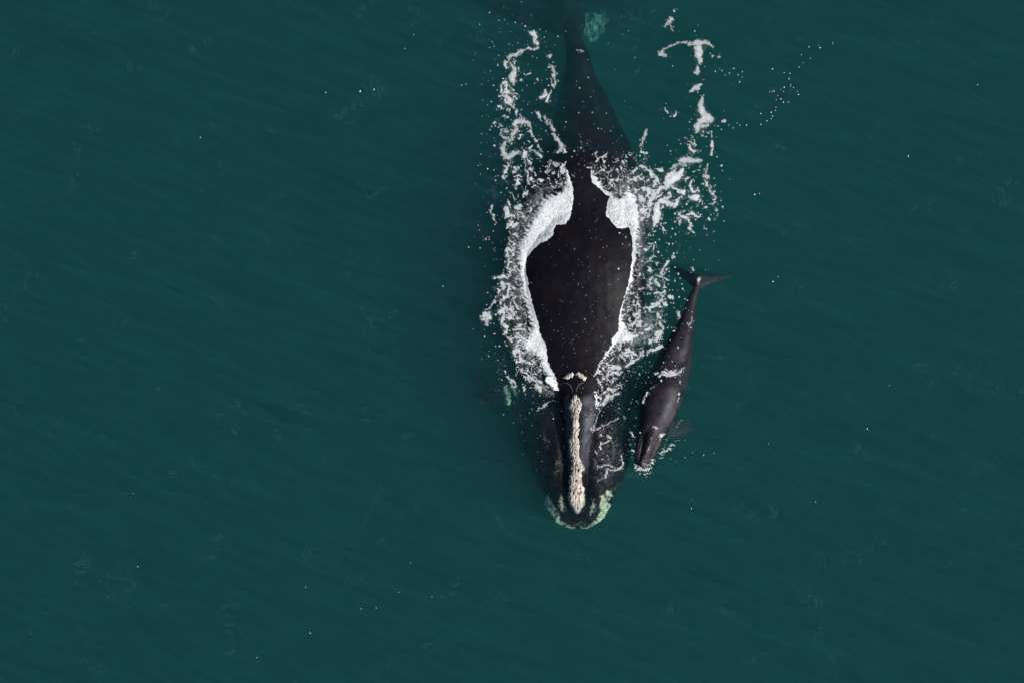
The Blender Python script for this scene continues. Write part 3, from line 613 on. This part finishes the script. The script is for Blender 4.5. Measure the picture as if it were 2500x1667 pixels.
FLECKS = [
 # left of the tail
 [(1292, 79, 3), (1303, 83, 6), (1309, 92, 3)], [(1304, 94, 4), (1305, 104, 4)], [(1311, 105, 4), (1311, 110, 3)], [(1230, 150, 2), (1233, 158, 5), (1238, 169, 2)],
 [(1331, 222, 3), (1332, 230, 6), (1326, 237, 3), (1318, 240, 2)], [(1347, 223, 2), (1339, 235, 2.5), (1333, 249, 4)], [(1253, 150, 1.5), (1261, 149, 1.5)], [(1273, 195, 3.5)],
 [(1284, 183, 2.5), (1294, 180, 2)], [(1312, 194, 3)], [(1323, 197, 2)], [(1266, 168, 3)], [(1236, 208, 4), (1235, 218, 4), (1237, 226, 5)], [(1225, 205, 2), (1224, 215, 2), (1224, 226, 3)],
 [(1225, 203, 2), (1236, 200, 3)], [(1218, 236, 2), (1229, 234, 4), (1240, 240, 4), (1250, 243, 4)], [(1260, 240, 4)], [(1233, 248, 3), (1242, 252, 4)], [(1214, 261, 3), (1223, 260, 3), (1227, 267, 2)],
 [(1250, 352, 2.5)], [(1208, 356, 3)], [(1242, 404, 4)], [(1256, 407, 4)], [(1251, 419, 3), (1259, 420, 2)], [(1231, 437, 3)], [(1279, 368, 4), (1284, 379, 2.5), (1289, 386, 1.5)],
 [(1288, 390, 2), (1292, 396, 4), (1295, 402, 2)], [(1275, 377, 1.5), (1281, 393, 1.3), (1284, 407, 1.3), (1284, 415, 1.3), (1289, 424, 2.3), (1288, 441, 2.5), (1293, 450, 2)],
 [(1294, 321, 4), (1297, 326, 3), (1302, 333, 2)], [(1308, 344, 4), (1305, 338, 2)], [(1313, 354, 2), (1318, 365, 2), (1322, 371, 2)], [(1292, 364, 3), (1298, 357, 2.5)],
 [(1297, 367, 1.3), (1308, 371, 1.5), (1316, 379, 3.5), (1321, 386, 2)], [(1338, 328, 2)], [(1352, 425, 3)], [(1209, 299, 3), (1203, 302, 3)], [(1220, 305, 2), (1227, 308, 2)],
 # outside the left bow wave
 [(1241, 495, 4), (1245, 505, 2)], [(1236, 510, 6), (1238, 522, 5), (1236, 530, 4)], [(1263, 508, 4), (1255, 508, 1.5)], [(1263, 508, 3), (1271, 511, 1.5)], [(1263, 508, 3), (1264, 500, 1.2)],
 [(1201, 503, 3.5), (1201, 510, 3), (1198, 519, 2)], [(1205, 525, 4)], [(1205, 533, 3)], [(1234, 531, 4), (1245, 527, 3), (1257, 527, 2)], [(1240, 548, 4), (1249, 546, 5), (1238, 556, 3)],
 [(1266, 529, 2), (1279, 529, 3.5)], [(1246, 627, 2), (1241, 644, 3), (1240, 655, 4), (1249, 660, 2)], [(1206, 678, 1.5), (1220, 678, 4), (1229, 675, 5), (1238, 680, 2.5)],
 [(1225, 689, 4), (1230, 701, 3)], [(1241, 695, 2.5)], [(1187, 585, 2.5)], [(1195, 581, 2)], [(1209, 734, 3), (1204, 743, 2), (1195, 752, 2), (1187, 757, 2)],
 [(1242, 700, 3), (1241, 716, 3), (1232, 730, 3)], [(1250, 716, 2), (1255, 724, 2)], [(1252, 729, 2), (1260, 746, 2), (1273, 751, 2)], [(1222, 740, 3.5)], [(1220, 758, 4), (1230, 762, 4), (1227, 780, 4)],
 [(1236, 750, 3), (1240, 762, 3.5), (1246, 774, 3), (1257, 782, 2.5)], [(1246, 753, 2.5), (1254, 765, 3), (1254, 775, 2)], [(1252, 804, 3), (1268, 803, 4), (1281, 805, 3)],
 [(1262, 815, 4), (1277, 828, 4)], [(1259, 841, 2.5), (1268, 858, 3), (1275, 861, 2.5), (1290, 855, 3)], [(1293, 922, 3), (1309, 928, 4), (1322, 932, 2.5)], [(1285, 885, 4), (1293, 887, 4)],
 [(1313, 998, 1.5), (1328, 990, 2), (1340, 981, 1.5)],
 # right of the back
 [(1564, 406, 4), (1578, 413, 3), (1590, 420, 3.5), (1600, 432, 3)], [(1616, 415, 5), (1604, 415, 2.5)], [(1579, 376, 3.5), (1566, 369, 3)], [(1573, 390, 2)], [(1660, 354, 2)],
 [(1683, 356, 3), (1686, 367, 4), (1694, 372, 3), (1699, 369, 2)], [(1739, 350, 1.5), (1739, 365, 3), (1735, 380, 2.5)], [(1737, 322, 2), (1738, 336, 1.5)], [(1722, 507, 4)], [(1731, 535, 4)],
 [(1748, 513, 2.5)], [(1754, 524, 2.5)], [(1743, 538, 2)], [(1657, 543, 1.5), (1661, 552, 1.5)], [(1646, 542, 2.5)], [(1613, 547, 1.5), (1620, 556, 3), (1622, 566, 1.5)], [(1597, 566, 3)],
 [(1588, 511, 3), (1580, 532, 2)], [(1770, 296, 4), (1763, 298, 3)], [(1645, 24, 2.5)], [(1623, 264, 2.5), (1632, 277, 2.5)], [(1653, 277, 2), (1645, 286, 3)], [(1738, 138, 3)], [(1756, 140, 3)],
 [(1665, 482, 3)], [(1599, 716, 4), (1610, 716, 3), (1623, 713, 3)], [(1570, 751, 2.5), (1586, 752, 3.5), (1602, 744, 4), (1613, 735, 4), (1621, 724, 3)], [(1622, 741, 5), (1626, 746, 4)],
 [(1634, 724, 5), (1641, 727, 3)], [(1548, 769, 4), (1557, 763, 4), (1561, 757, 2)], [(1559, 773, 2.5), (1551, 786, 3.5), (1543, 796, 4)], [(1541, 757, 2.5), (1544, 752, 2)], [(1532, 773, 3)],
 [(1564, 795, 2)], [(1633, 636, 4), (1623, 649, 4), (1614, 663, 3), (1615, 672, 2.5)], [(1593, 679, 3), (1584, 688, 2.5)], [(1589, 692, 3), (1581, 698, 3)], [(1599, 687, 3), (1608, 698, 4)],
 [(1592, 704, 3)], [(1605, 646, 3)], [(1643, 628, 4)], [(1586, 632, 3)], [(1598, 671, 1.5), (1610, 675, 2), (1631, 684, 2)], [(1558, 706, 2.5), (1569, 704, 3)], [(1538, 716, 2), (1547, 715, 2.5)],  # the last stroke is a sun glint drawn as foam
 [(1605, 763, 3), (1607, 774, 3), (1613, 777, 2.5)], [(1607, 785, 1.5), (1613, 793, 2.5), (1619, 800, 3)], [(1613, 808, 3.5), (1608, 821, 5), (1602, 832, 5)], [(1588, 833, 5)],
 [(1656, 762, 3), (1658, 774, 2.5)],
 # right of the head
 [(1482, 858, 3), (1470, 880, 2.5), (1462, 897, 2.5), (1454, 912, 3)], [(1512, 852, 5)], [(1510, 866, 2), (1521, 872, 2), (1525, 880, 3)], [(1490, 880, 2), (1500, 873, 2)],
 [(1488, 896, 4), (1512, 896, 5)], [(1530, 893, 4), (1544, 884, 4), (1558, 873, 3), (1571, 866, 3)], [(1530, 866, 4), (1540, 867, 3), (1550, 862, 3), (1556, 866, 2)],
 [(1592, 855, 4), (1600, 853, 4), (1612, 845, 4)], [(1580, 866, 2), (1588, 852, 2)], [(1573, 836, 3)], [(1609, 822, 4)], [(1456, 910, 3), (1465, 907, 1.5), (1472, 918, 1.5), (1471, 930, 1.5)],
 [(1460, 926, 2.5), (1467, 940, 2), (1471, 952, 2)], [(1480, 919, 4), (1487, 904, 3), (1500, 907, 2), (1510, 914, 4), (1517, 908, 3)], [(1492, 933, 2.5), (1499, 925, 2)],
 [(1483, 968, 6), (1480, 975, 5), (1465, 988, 3), (1476, 985, 4)], [(1494, 967, 3), (1508, 960, 2.5)], [(1483, 948, 4), (1497, 951, 2.5), (1510, 946, 2)],
 [(1448, 1050, 1.6), (1459, 1048, 1.6), (1471, 1040, 1.6), (1486, 1034, 1.6), (1499, 1026, 1.3), (1510, 1021, 1.3)], [(1524, 1019, 1.6)],
 [(1516, 1113, 1.6), (1522, 1129, 2.2), (1516, 1143, 2.2), (1494, 1149, 2.2), (1480, 1143, 1.8), (1480, 1165, 1.8)], [(1458, 1140, 1.6), (1477, 1135, 1.8), (1505, 1139, 1.2)],
 [(1455, 1176, 1.2), (1480, 1163, 1.2)], [(1452, 980, 1.8), (1462, 1004, 1.6), (1456, 1024, 1.2), (1449, 1046, 1.2)],
 # round the calf
 [(1609, 913, 1.5), (1622, 912, 3), (1633, 914, 6), (1648, 913, 5), (1660, 907, 2.5), (1669, 898, 1.5)], [(1556, 1142, 2), (1573, 1147, 3.5), (1588, 1142, 2.5)],
 [(1612, 1105, 2), (1622, 1099, 2.5)], [(1634, 1089, 2), (1640, 1083, 1.5)], [(1654, 1038, 0.8), (1666, 1022, 0.8)], [(1693, 655, 3), (1694, 662, 2)], [(1690, 780, 1.5), (1686, 790, 2), (1680, 795, 1)],  # the stroke by the tail is a sun glint drawn as foam
]
LACE = [  # points with a radius, softness, strength
 ([(1300, 440, 18), (1340, 450, 34), (1372, 440, 22)], 26, 0.60), ([(1255, 420, 22), (1270, 470, 22), (1285, 510, 16)], 26, 0.55), ([(1378, 365, 3), (1379, 395, 4), (1372, 418, 8)], 6, 0.95),
 ([(1240, 215, 14), (1250, 250, 16), (1245, 280, 14)], 22, 0.62), ([(1262, 345, 22), (1290, 400, 16)], 24, 0.45), ([(1325, 235, 6)], 12, 0.5),
 ([(1262, 530, 12), (1255, 580, 10), (1245, 620, 10), (1252, 670, 12)], 16, 0.75), ([(1235, 700, 18), (1240, 770, 24), (1258, 820, 18), (1275, 880, 20), (1310, 930, 16)], 22, 0.72),
 ([(1186, 775, 12)], 10, 0.8), ([(1234, 907, 2), (1245, 923, 4), (1254, 938, 5), (1268, 952, 4)], 5, 1.0), ([(1285, 948, 10), (1330, 955, 10)], 14, 0.55),
 ([(1470, 400, 20), (1530, 410, 34), (1575, 440, 26), (1560, 470, 18)], 26, 0.60), ([(1590, 450, 22), (1575, 500, 14), (1572, 530, 10)], 14, 0.85),
 ([(1500, 440, 14), (1540, 440, 12)], 14, 0.8), ([(1690, 365, 14), (1684, 345, 8)], 12, 0.7), ([(1700, 440, 26), (1720, 480, 26), (1680, 540, 22)], 22, 0.42), ([(1739, 345, 1.5), (1737, 375, 3)], 4, 0.9),
 ([(1580, 580, 14), (1590, 640, 26), (1600, 700, 26)], 24, 0.55), ([(1545, 735, 16), (1560, 770, 24), (1545, 800, 20)], 16, 0.72), ([(1605, 730, 14), (1612, 790, 10), (1600, 835, 14)], 16, 0.62),
 ([(1520, 855, 26), (1555, 860, 18)], 20, 0.70), ([(1480, 905, 22), (1505, 925, 20), (1490, 960, 18)], 16, 0.68), ([(1460, 960, 8), (1463, 985, 6)], 8, 0.95),
 ([(1615, 928, 1.5), (1600, 940, 1.5), (1586, 952, 2), (1577, 965, 2.5), (1570, 982, 2)], 4, 0.95), ([(1660, 930, 2), (1658, 955, 2), (1655, 985, 2)], 4, 0.75), ([(1600, 915, 4), (1640, 905, 8), (1672, 895, 4)], 8, 0.7),
 ([(1543, 1100, 3), (1548, 1135, 4), (1572, 1146, 5), (1598, 1122, 5), (1640, 1085, 6)], 7, 0.72), ([(1556, 1154, 1.5), (1575, 1157, 1.5), (1600, 1150, 1.5)], 3, 0.8), ([(1706, 684, 4)], 5, 0.8),  # the last spot is a glint on the calf's tail, drawn as lace
 ([(1620, 1060, 3), (1610, 1070, 3)], 5, 0.6), ([(1540, 1055, 3), (1545, 1065, 3)], 6, 0.7), ([(1475, 1060, 12), (1480, 1110, 16)], 16, 0.35), ([(1414, 402, 1.5), (1430, 406, 2), (1444, 416, 3)], 4, 0.95),
 ([(1640, 480, 30), (1690, 500, 26)], 24, 0.35),
]
SPECKS = [  # u, v, spread u, spread v, count, smallest and largest radius
 (1245, 250, 45, 90, 130, 0.6, 2.0), (1210, 600, 25, 160, 90, 0.5, 2.0), (1300, 380, 40, 60, 110, 0.5, 1.7), (1420, 280, 45, 90, 40, 0.8, 2.2), (1500, 400, 50, 45, 130, 0.5, 1.8),
 (1600, 600, 40, 90, 170, 0.6, 2.2), (1690, 470, 45, 70, 200, 0.6, 2.4), (1560, 780, 50, 60, 120, 0.5, 1.9), (1640, 740, 22, 60, 80, 0.6, 2.2), (1530, 910, 45, 45, 120, 0.6, 1.8),
 (1240, 800, 30, 90, 170, 0.5, 2.0), (1310, 950, 45, 30, 90, 0.5, 1.6), (1415, 720, 60, 110, 230, 0.35, 0.8), (1480, 1080, 35, 60, 90, 0.5, 1.5), (1310, 1050, 40, 60, 35, 0.5, 1.4),
 (1410, 1100, 32, 90, 60, 0.5, 1.3), (1620, 910, 40, 16, 60, 0.5, 1.4), (1545, 1070, 10, 40, 50, 0.5, 1.6), (1290, 80, 60, 50, 60, 0.5, 1.8), (1225, 120, 25, 50, 40, 0.5, 1.6), (1480, 140, 70, 70, 25, 0.5, 1.6),
 (1640, 1090, 30, 30, 40, 0.5, 1.2), (1180, 420, 16, 140, 40, 0.5, 1.5), (1265, 560, 14, 60, 60, 0.6, 1.8), (1700, 260, 25, 120, 40, 0.6, 1.8),
]
RIGHT_DOTS = [(780, 400), (730, 430), (702, 460), (633, 540), (645, 580), (600, 598), (577, 613), (595, 627), (556, 655), (577, 678), (546, 683), (595, 700), (628, 700), (543, 735), (540, 757), (512, 765), (511, 772),
 (520, 795), (510, 813), (481, 828), (440, 778), (440, 852), (343, 857), (297, 857), (278, 843), (250, 876), (175, 485), (226, 502), (256, 470), (314, 492), (285, 513), (314, 528), (295, 562), (130, 490), (197, 517), (600, 498), (640, 503), (663, 600), (643, 592), (690, 626), (697, 648), (770, 322), (718, 376), (500, 631), (516, 627), (530, 624), (520, 473), (933, 301), (845, 328), (148, 863), (222, 857)]
BAND_L_IN = [(1385, 416), (1389, 430), (1396, 450), (1399, 466), (1400, 487), (1395.5, 514), (1391, 531), (1380, 547), (1370, 550), (1359, 549), (1352, 560), (1349, 576), (1335, 589), (1319, 593), (1306, 606), (1293.5, 619), (1285.5, 630),
 (1284, 649), (1285, 673), (1290, 691), (1289, 700), (1293.5, 713), (1297, 732), (1301.5, 748), (1308, 768.5), (1314, 788), (1317, 808), (1325, 829), (1332, 840), (1335, 861), (1336.5, 878.5), (1344.5, 899), (1352.5, 912), (1359, 931), (1364, 952)]
BAND_L_OUT = [(1381, 416), (1378, 440), (1368, 458), (1338, 467.5), (1319, 479), (1301, 511), (1293, 525), (1281, 549), (1268, 574), (1258, 601), (1254, 625), (1260, 649), (1263, 673), (1263, 700), (1271, 729), (1282, 753), (1287, 780),
 (1285, 804), (1265, 835), (1271, 859), (1290, 867), (1309.5, 886.5), (1319, 910), (1327, 931), (1345, 952)]
BAND_R_IN = [(1441.5, 417), (1443, 431), (1448, 448.5), (1460.5, 458), (1475, 472.5), (1488, 480), (1483, 498), (1480, 514), (1479, 528), (1488, 535), (1494, 544), (1504, 556), (1518, 558.5), (1535.5, 555), (1540, 571), (1544, 595), (1544, 630),
 (1541.6, 649), (1535, 688.5), (1525.7, 722), (1514.5, 755.5), (1510.5, 779.5), (1510, 806.5), (1494, 827), (1494, 840), (1482.6, 859), (1474, 874)]
BAND_R_OUT = [(1446, 413), (1456, 428), (1470, 442), (1483, 463), (1496, 464.5), (1505, 476), (1515, 482), (1521, 457), (1535.5, 444), (1543.5, 463), (1558, 479), (1563, 499.6), (1563, 539), (1566, 555), (1561, 579), (1559.5, 611), (1556, 632),
 (1553, 652), (1545, 688.5), (1532, 719), (1524, 741), (1521.7, 763.5), (1525.7, 787), (1533.6, 798.6), (1549.6, 811), (1565.5, 806.5), (1586, 787), (1600.6, 786), (1599, 798.6), (1586, 811), (1565.5, 822.5), (1554, 825.7), (1532, 840),
 (1506.5, 843), (1494, 857.6), (1479, 876)]

def box_of(pts, pad):
    p = np.array(pts, float); r = (p[:, 2].max() if p.shape[1] > 2 else 0) + pad
    i0 = int(max(0, (p[:, 0].min() - r - FU0) / FST)); i1 = int(min(len(gu), (p[:, 0].max() + r - FU0) / FST + 2))
    j0 = int(max(0, (p[:, 1].min() - r - FV0) / FST)); j1 = int(min(len(gv), (p[:, 1].max() + r - FV0) / FST + 2))
    return slice(j0, j1), slice(i0, i1)

WU = GU + 5.0 * fbm(GU / 13, GV / 13, 300, 3) + 2.2 * perlin(GU / 4.5, GV / 4.5, 310)
WV = GV + 5.0 * fbm(GU / 13, GV / 13, 320, 3) + 2.2 * perlin(GU / 4.5, GV / 4.5, 330)
COVER = np.zeros(GU.shape); HEIGHT = np.zeros(GU.shape); OWNER = np.full(GU.shape, -1, np.int16)
def put(sl, cover, height, owner):
    c = COVER[sl]; better = cover > c
    COVER[sl] = np.where(better, cover, c)
    OWNER[sl] = np.where(better, owner, OWNER[sl])
    HEIGHT[sl] = np.maximum(HEIGHT[sl], height * cover)
FLECK, LEFT, RIGHT, SUNK = 0, 1, 2, 3
film = 0.44 + 0.24 * fbm(GU / 11, GV / 11, 340, 3) + 0.10 * perlin(GU / 4, GV / 4, 341)
for k, (label, strokes) in enumerate(RAFTS):
    for s in strokes:
        sl = box_of(s, 14)
        f = stroke_field(WU[sl], WV[sl], s)
        tear = perlin(GU[sl] / 5.0, GV[sl] / 5.0, 350); nick = fbm(GU[sl] / 2.6, GV[sl] / 2.6, 352, 2)
        put(sl, sstep(-1.1, 1.3, f - 0.5 + 1.5 * nick - 9.0 * np.maximum(0, tear - 0.35)) * np.clip(film[sl] + (0.22 if k in (8, 9, 10, 11, 13) else 0.0) + 0.22 * sstep(2, 9, f), 0, 0.95), 0.012, 10 + k)
for s in FLECKS:
    sl = box_of(s, 12)
    f = stroke_field(WU[sl], WV[sl], s)
    tear = perlin(GU[sl] / 3.2, GV[sl] / 3.2, 360); nick = fbm(GU[sl] / 2.2, GV[sl] / 2.2, 362, 2)
    put(sl, sstep(-1.0, 1.2, f - 0.3 + 1.5 * nick - 1.2 * np.abs(tear)) * np.clip(film[sl] + 0.18, 0, 0.95), 0.015, FLECK)
# filigree of broken foam
D = np.zeros(GU.shape)
for pts, soft, k in LACE:
    sl = box_of(pts, soft + 2)
    D[sl] = np.maximum(D[sl], k * sstep(-soft, soft * 0.4, stroke_field(GU[sl], GV[sl], pts)))
mask = D > 0.02
lu = GU + 9 * fbm(GU / 22, GV / 22, 400, 2); lv = GV + 9 * fbm(GU / 22, GV / 22, 410, 2)
ridge = np.maximum(1 - 3.4 * np.abs(fbm(lu / 22, lv / 22, 420, 2)), 0.88 - 3.0 * np.abs(perlin(lu / 11, lv / 11, 430)))
spot = fbm(GU / 3.6, GV / 3.6, 440, 2)
gate = fbm(GU / 17, GV / 17, 450, 2)
val = 0.74 * ridge + 0.16 * spot + 0.62 * gate
th = 1.02 - 0.72 * D
put((slice(None), slice(None)), np.where(mask, sstep(th, th + 0.16, val), 0) * np.clip(film + 0.20, 0, 0.95), 0.012, FLECK)
# specks, bubbles and drops
dots = []
for u, v, su, sv, n, r0, r1 in SPECKS:
    for _ in range(int(n * 0.6)):
        dots.append((u + rng.normal() * su, v + rng.normal() * sv, 0.85 * r0 + (r1 - r0) * rng.random() ** 3.2))
for strokes in [r[1] for r in RAFTS] + [[f_] for f_ in FLECKS]:
    for s in strokes:                            # spatter that has come away from each clot
        for u, v, r in s:
            for _ in range(rng.poisson(1.3)):
                a = rng.random() * 6.283; d = r + 1.5 + rng.exponential(4.5)
                dots.append((u + d * math.cos(a), v + d * math.sin(a), 0.5 + 1.1 * rng.random() ** 2))
for a, b in RIGHT_DOTS:
    if a < 270: dots.append((1700 + a / 2.8, b / 2.8, 0.9 + 0.9 * rng.random()))
for u, v, r in dots:
    if not (FU0 + 4 < u < FU1 - 4 and FV0 + 4 < v < FV1 - 4): continue
    s = [(u, v, r)]; sl = box_of(s, 4)
    q = 1 + 0.5 * (rng.random() - 0.5)
    f = r - np.hypot((GU[sl] - u) * q, (GV[sl] - v) / q)
    put(sl, sstep(-0.7, 0.7, f) * (0.3 + 0.62 * rng.random()), 0.008, FLECK)
# the churned white water shouldered aside by the back
def band(inn, outl, soft, owner, seed):
    poly = inn + outl[::-1]
    sl = box_of([(a, b, 0) for a, b in poly], 16)
    u, v = GU[sl], GV[sl]
    bu = u + 2.4 * fbm(u / 9, v / 9, seed, 2); bv = v + 2.4 * fbm(u / 9, v / 9, seed + 1, 2)
    ins = in_poly(bu, bv, poly)
    di = line_dist(bu, bv, inn); do = line_dist(bu, bv, outl)
    body = np.where(ins, 1.0, 0.0)
    swirl = fbm((u + 10 * fbm(u / 16, v / 16, seed + 2, 2)) / 6.5, (v + 10 * fbm(u / 16, v / 16, seed + 3, 2)) / 6.5, seed + 4, 4)
    curl = np.abs(fbm((u + 8 * fbm(u / 12, v / 12, seed + 6, 2)) / 7.0, (v + 8 * fbm(u / 12, v / 12, seed + 7, 2)) / 7.0, seed + 8, 3))
    comb = fbm((u * 0.9 + v * 0.42) / 26, (-u * 0.42 + v * 0.9) / 4.5, seed + 20, 3)
    t = sstep(0, 1, (do + 11 * comb * sstep(0, 8, di) - 1.5) / np.minimum(soft, 0.75 * (do + di) + 0.5))
    inner = 1 - sstep(2, 30, di)
    cov = body * np.clip(sstep(0.0, 0.9, t + 0.15 * inner + 0.75 * swirl * (1 - 0.45 * t)), 0, 1)
    edge_dark = (1 - sstep(0.015, 0.085, curl)) * (0.15 + 0.85 * inner * sstep(1.5, 6, di)) * curls(v)
    cov *= 1 - 0.72 * edge_dark
    cov *= 0.80 + 0.24 * sstep(-0.35, 0.3, swirl)
    thread = np.abs(fbm((u + 6 * fbm(u / 10, v / 10, seed + 13, 2)) / 5.0, (v + 6 * fbm(u / 10, v / 10, seed + 14, 2)) / 8.0, seed + 15, 3))
    cov *= 0.72 + 0.28 * sstep(0.0, 0.12, thread)
    fringe = np.where(ins | (di < do + 1.0), 0, np.exp(-do / 10.0)) * sstep(-0.1, 0.5, 0.3 * spot[sl] + 0.8 * swirl)
    cov = np.maximum(cov, fringe * 0.7)
    hgt = 0.006 + 0.028 * sstep(2, 26, do) * sstep(0, 10, di) * (0.9 + 0.25 * fbm(u / 18, v / 18, seed + 11, 2))
    put(sl, np.clip(cov, 0, 0.97), hgt, owner)
def curls(v): return 0.35 + 0.65 * (1 - sstep(560, 640, v))
band(BAND_L_IN, BAND_L_OUT, 26, LEFT, 500)
band(BAND_R_IN, BAND_R_OUT, 11, RIGHT, 540)
# the rounded white surge at the head of the left wave
s = [(1340, 926, 10), (1350, 934, 11)]; sl = box_of(s, 10)
f = stroke_field(WU[sl], WV[sl], s); put(sl, sstep(-1, 1.5, f) * 0.98, 0.16, LEFT)

SKIN = skin_z(GU, GV)
SEA = wave(GU, GV)
base = np.maximum(SEA + 0.006, SKIN + 0.006)
micro = 0.5 + 0.5 * fbm(GU / 3.0, GV / 3.0, 600, 2)
FZ = base + HEIGHT
def foam_object(name, ids, cover, z, mat):
    own = np.isin(OWNER, ids) if ids is not None else np.ones(GU.shape, bool)
    k = (cover > 0.04) & own
    cell = (k[:-1, :-1] | k[1:, :-1] | k[1:, 1:] | k[:-1, 1:])
    other = (OWNER >= 0) & ~own & (COVER > 0.04)
    bad = other[:-1, :-1] | other[1:, :-1] | other[1:, 1:] | other[:-1, 1:]
    first = np.where(bad, (k[:-1, :-1].astype(int) + k[1:, :-1] + k[1:, 1:] + k[:-1, 1:]) >= 3, True) if ids is not None else True
    cell = cell & first
    nv_, nu_ = GU.shape
    idx = np.arange(nu_ * nv_).reshape(nv_, nu_)
    q = np.stack([idx[:-1, :-1], idx[1:, :-1], idx[1:, 1:], idx[:-1, 1:]], -1)[cell]
    if not len(q): return None
    used = np.unique(q); remap = np.zeros(nu_ * nv_, int); remap[used] = np.arange(len(used))
    P = np.stack([X(GU), Y(GV), z], -1).reshape(-1, 3)[used]
    return mesh_obj(name, P, remap[q], mat, None, {'cover': cover.ravel()[used]})
o = foam_object('churned_foam', [LEFT], COVER, FZ, M_FOAM)
tag(o, 'broad bank of churned white water along the left side of the adult whale', 'foam', kind='stuff')
o = foam_object('churned_foam', [RIGHT], COVER, FZ, M_FOAM)
tag(o, 'rounded burst of white water and thin white rim along the right side of the adult whale', 'foam', kind='stuff')
o = foam_object('foam_and_glint_flecks', [FLECK], COVER, FZ, M_FOAM)
tag(o, 'scattered white flecks, threads and bubbles of foam and a few painted sun glints around both whales', 'foam', kind='stuff')
for k, (label, strokes) in enumerate(RAFTS):
    o = foam_object('foam_patch', [10 + k], COVER, FZ, M_FOAM)
    if o: tag(o, label, 'foam patch', 'foam patches drifting beside the whales')

# clouds of fine bubbles carried under the surface
def blur(a, n, times=2):
    for _ in range(times):
        c = np.cumsum(np.pad(a, ((n + 1, n), (0, 0)), mode='edge'), 0); a = (c[2 * n + 1:] - c[:-2 * n - 1]) / (2 * n + 1)
        c = np.cumsum(np.pad(a, ((0, 0), (n + 1, n)), mode='edge'), 1); a = (c[:, 2 * n + 1:] - c[:, :-2 * n - 1]) / (2 * n + 1)
    return a
thick = np.where(np.isin(OWNER, [LEFT, RIGHT]), COVER, 0.25 * COVER)
cloud = np.clip(blur(thick, 9) * 1.5, 0, 1) * (0.5 + 0.5 * sstep(-0.4, 0.4, fbm(GU / 14, GV / 14, 620, 3)))
cz = -0.10 - 0.10 * fbm(GU / 25, GV / 25, 630, 2)
cloud = np.where(SKIN > cz - 0.04, 0, cloud)
o = foam_object('bubble_cloud', None, np.clip(cloud, 0, 0.8), cz, M_FOAM)
tag(o, 'milky cloud of tiny bubbles just under the churned white water', 'bubbles', kind='stuff')
gx, gy = warp(GU, GV, 22, 16.0, 660)
f = np.maximum(stroke_field(gx, gy, [(1449, 66, 11), (1458, 54, 14), (1466, 42, 8)]), stroke_field(gx, gy, [(1432, 40, 3), (1428, 60, 4)]))
ang = np.arctan2(GV - 75, GU - 1448); streak = perlin(ang * 5, np.hypot(GU - 1448, GV - 75) / 26, 640)
up = sstep(-20, 16, f) * np.clip(0.62 + 0.12 * streak + 1.0 * fbm((GU + GV * 0.5) / 5, (GV - GU * 0.3) / 11, 641, 3), 0, 0.97)
up = up * sstep(1398, 1420, GU); f2 = stroke_field(WU, WV, [(1410, 121, 3), (1424, 123, 3)]); up = np.maximum(up, 0.75 * sstep(-2, 2, f2) * sstep(-0.2, 0.3, spot))
o = foam_object('bubble_cloud', None, up, np.where(GV > 95, -0.3, -1.5) + 0.02 * streak, M_FOAM)
tag(o, 'glowing green swirl of bubbles rising beside the tail at the top edge', 'bubbles', kind='stuff')

# sun glints far out on open water, built as small white domes
FAR = [(748, 213, 1.6), (827, 210, 2.4), (859, 206, 2.0), (460, 316, 1.4), (2086, 359, 2.0), (1733, 447, 2.2), (1744, 445, 1.4), (1775, 647, 2.0), (1787, 636, 1.2), (1992, 984, 1.8), (316, 1300, 1.4), (712, 1453, 1.6), (590, 1509, 1.2),
 (1588, 1167, 1.6), (1873, 1152, 1.3), (2245, 195, 1.3), (702, 1347, 1.1), (306, 1132, 1.0), (864, 1395, 1.2), (828, 1397, 1.1), (943, 1292, 1.0), (916, 1359, 1.0), (992, 1370, 1.1), (1017, 658, 1.4), (1076, 568, 1.6), (950, 80, 1.1), (1060, 196, 1.4),
 (1070, 194, 1.3), (930, 112, 1.2), (1616, 1044, 1.5), (1640, 1040, 1.1), (1590, 1146, 0.9), (1765, 1018, 1.0), (2043, 884, 1.0), (1880, 105, 1.0), (1912, 98, 0.9)]
FAR += [((1700 + a / 2.8) / 1.063, b / 2.8 / 1.063, 1.0 + 0.9 * rng.random()) for a, b in RIGHT_DOTS if a >= 270]   # the line of droplets flung out to the right
V, F = [], []
for a, b, r in FAR:
    u, v = a * 1.063, b * 1.063; r = r * 0.85
    z0 = float(wave(np.array([u]), np.array([v]))[0]); b0 = len(V)
    q = 0.7 + 0.6 * rng.random(); ph = rng.random() * 6.28
    for ring, (rr, h) in enumerate(((1.0, -0.004), (0.8, 0.008), (0.45, 0.013))):
        for j in range(9):
            t = 2 * math.pi * j / 9
            k = rr * r * (1 + 0.25 * math.sin(2 * t + ph)) / S
            V.append((float(X(u)) + k * q * math.cos(t), float(Y(v)) + k / q * math.sin(t), z0 + h))
    V.append((float(X(u)), float(Y(v)), z0 + 0.014))
    for ring in range(2):
        for j in range(9):
            F.append([b0 + ring * 9 + j, b0 + ring * 9 + (j + 1) % 9, b0 + (ring + 1) * 9 + (j + 1) % 9, b0 + (ring + 1) * 9 + j])
    for j in range(9): F.append([b0 + 18 + j, b0 + 18 + (j + 1) % 9, b0 + 27])
o = mesh_obj('foam_and_glint_flecks', V, F, M_FOAM, None, {'cover': np.ones(len(V))})
tag(o, 'lone sun glints built as tiny white domes and a curved line of droplets on open water', 'foam', kind='stuff')
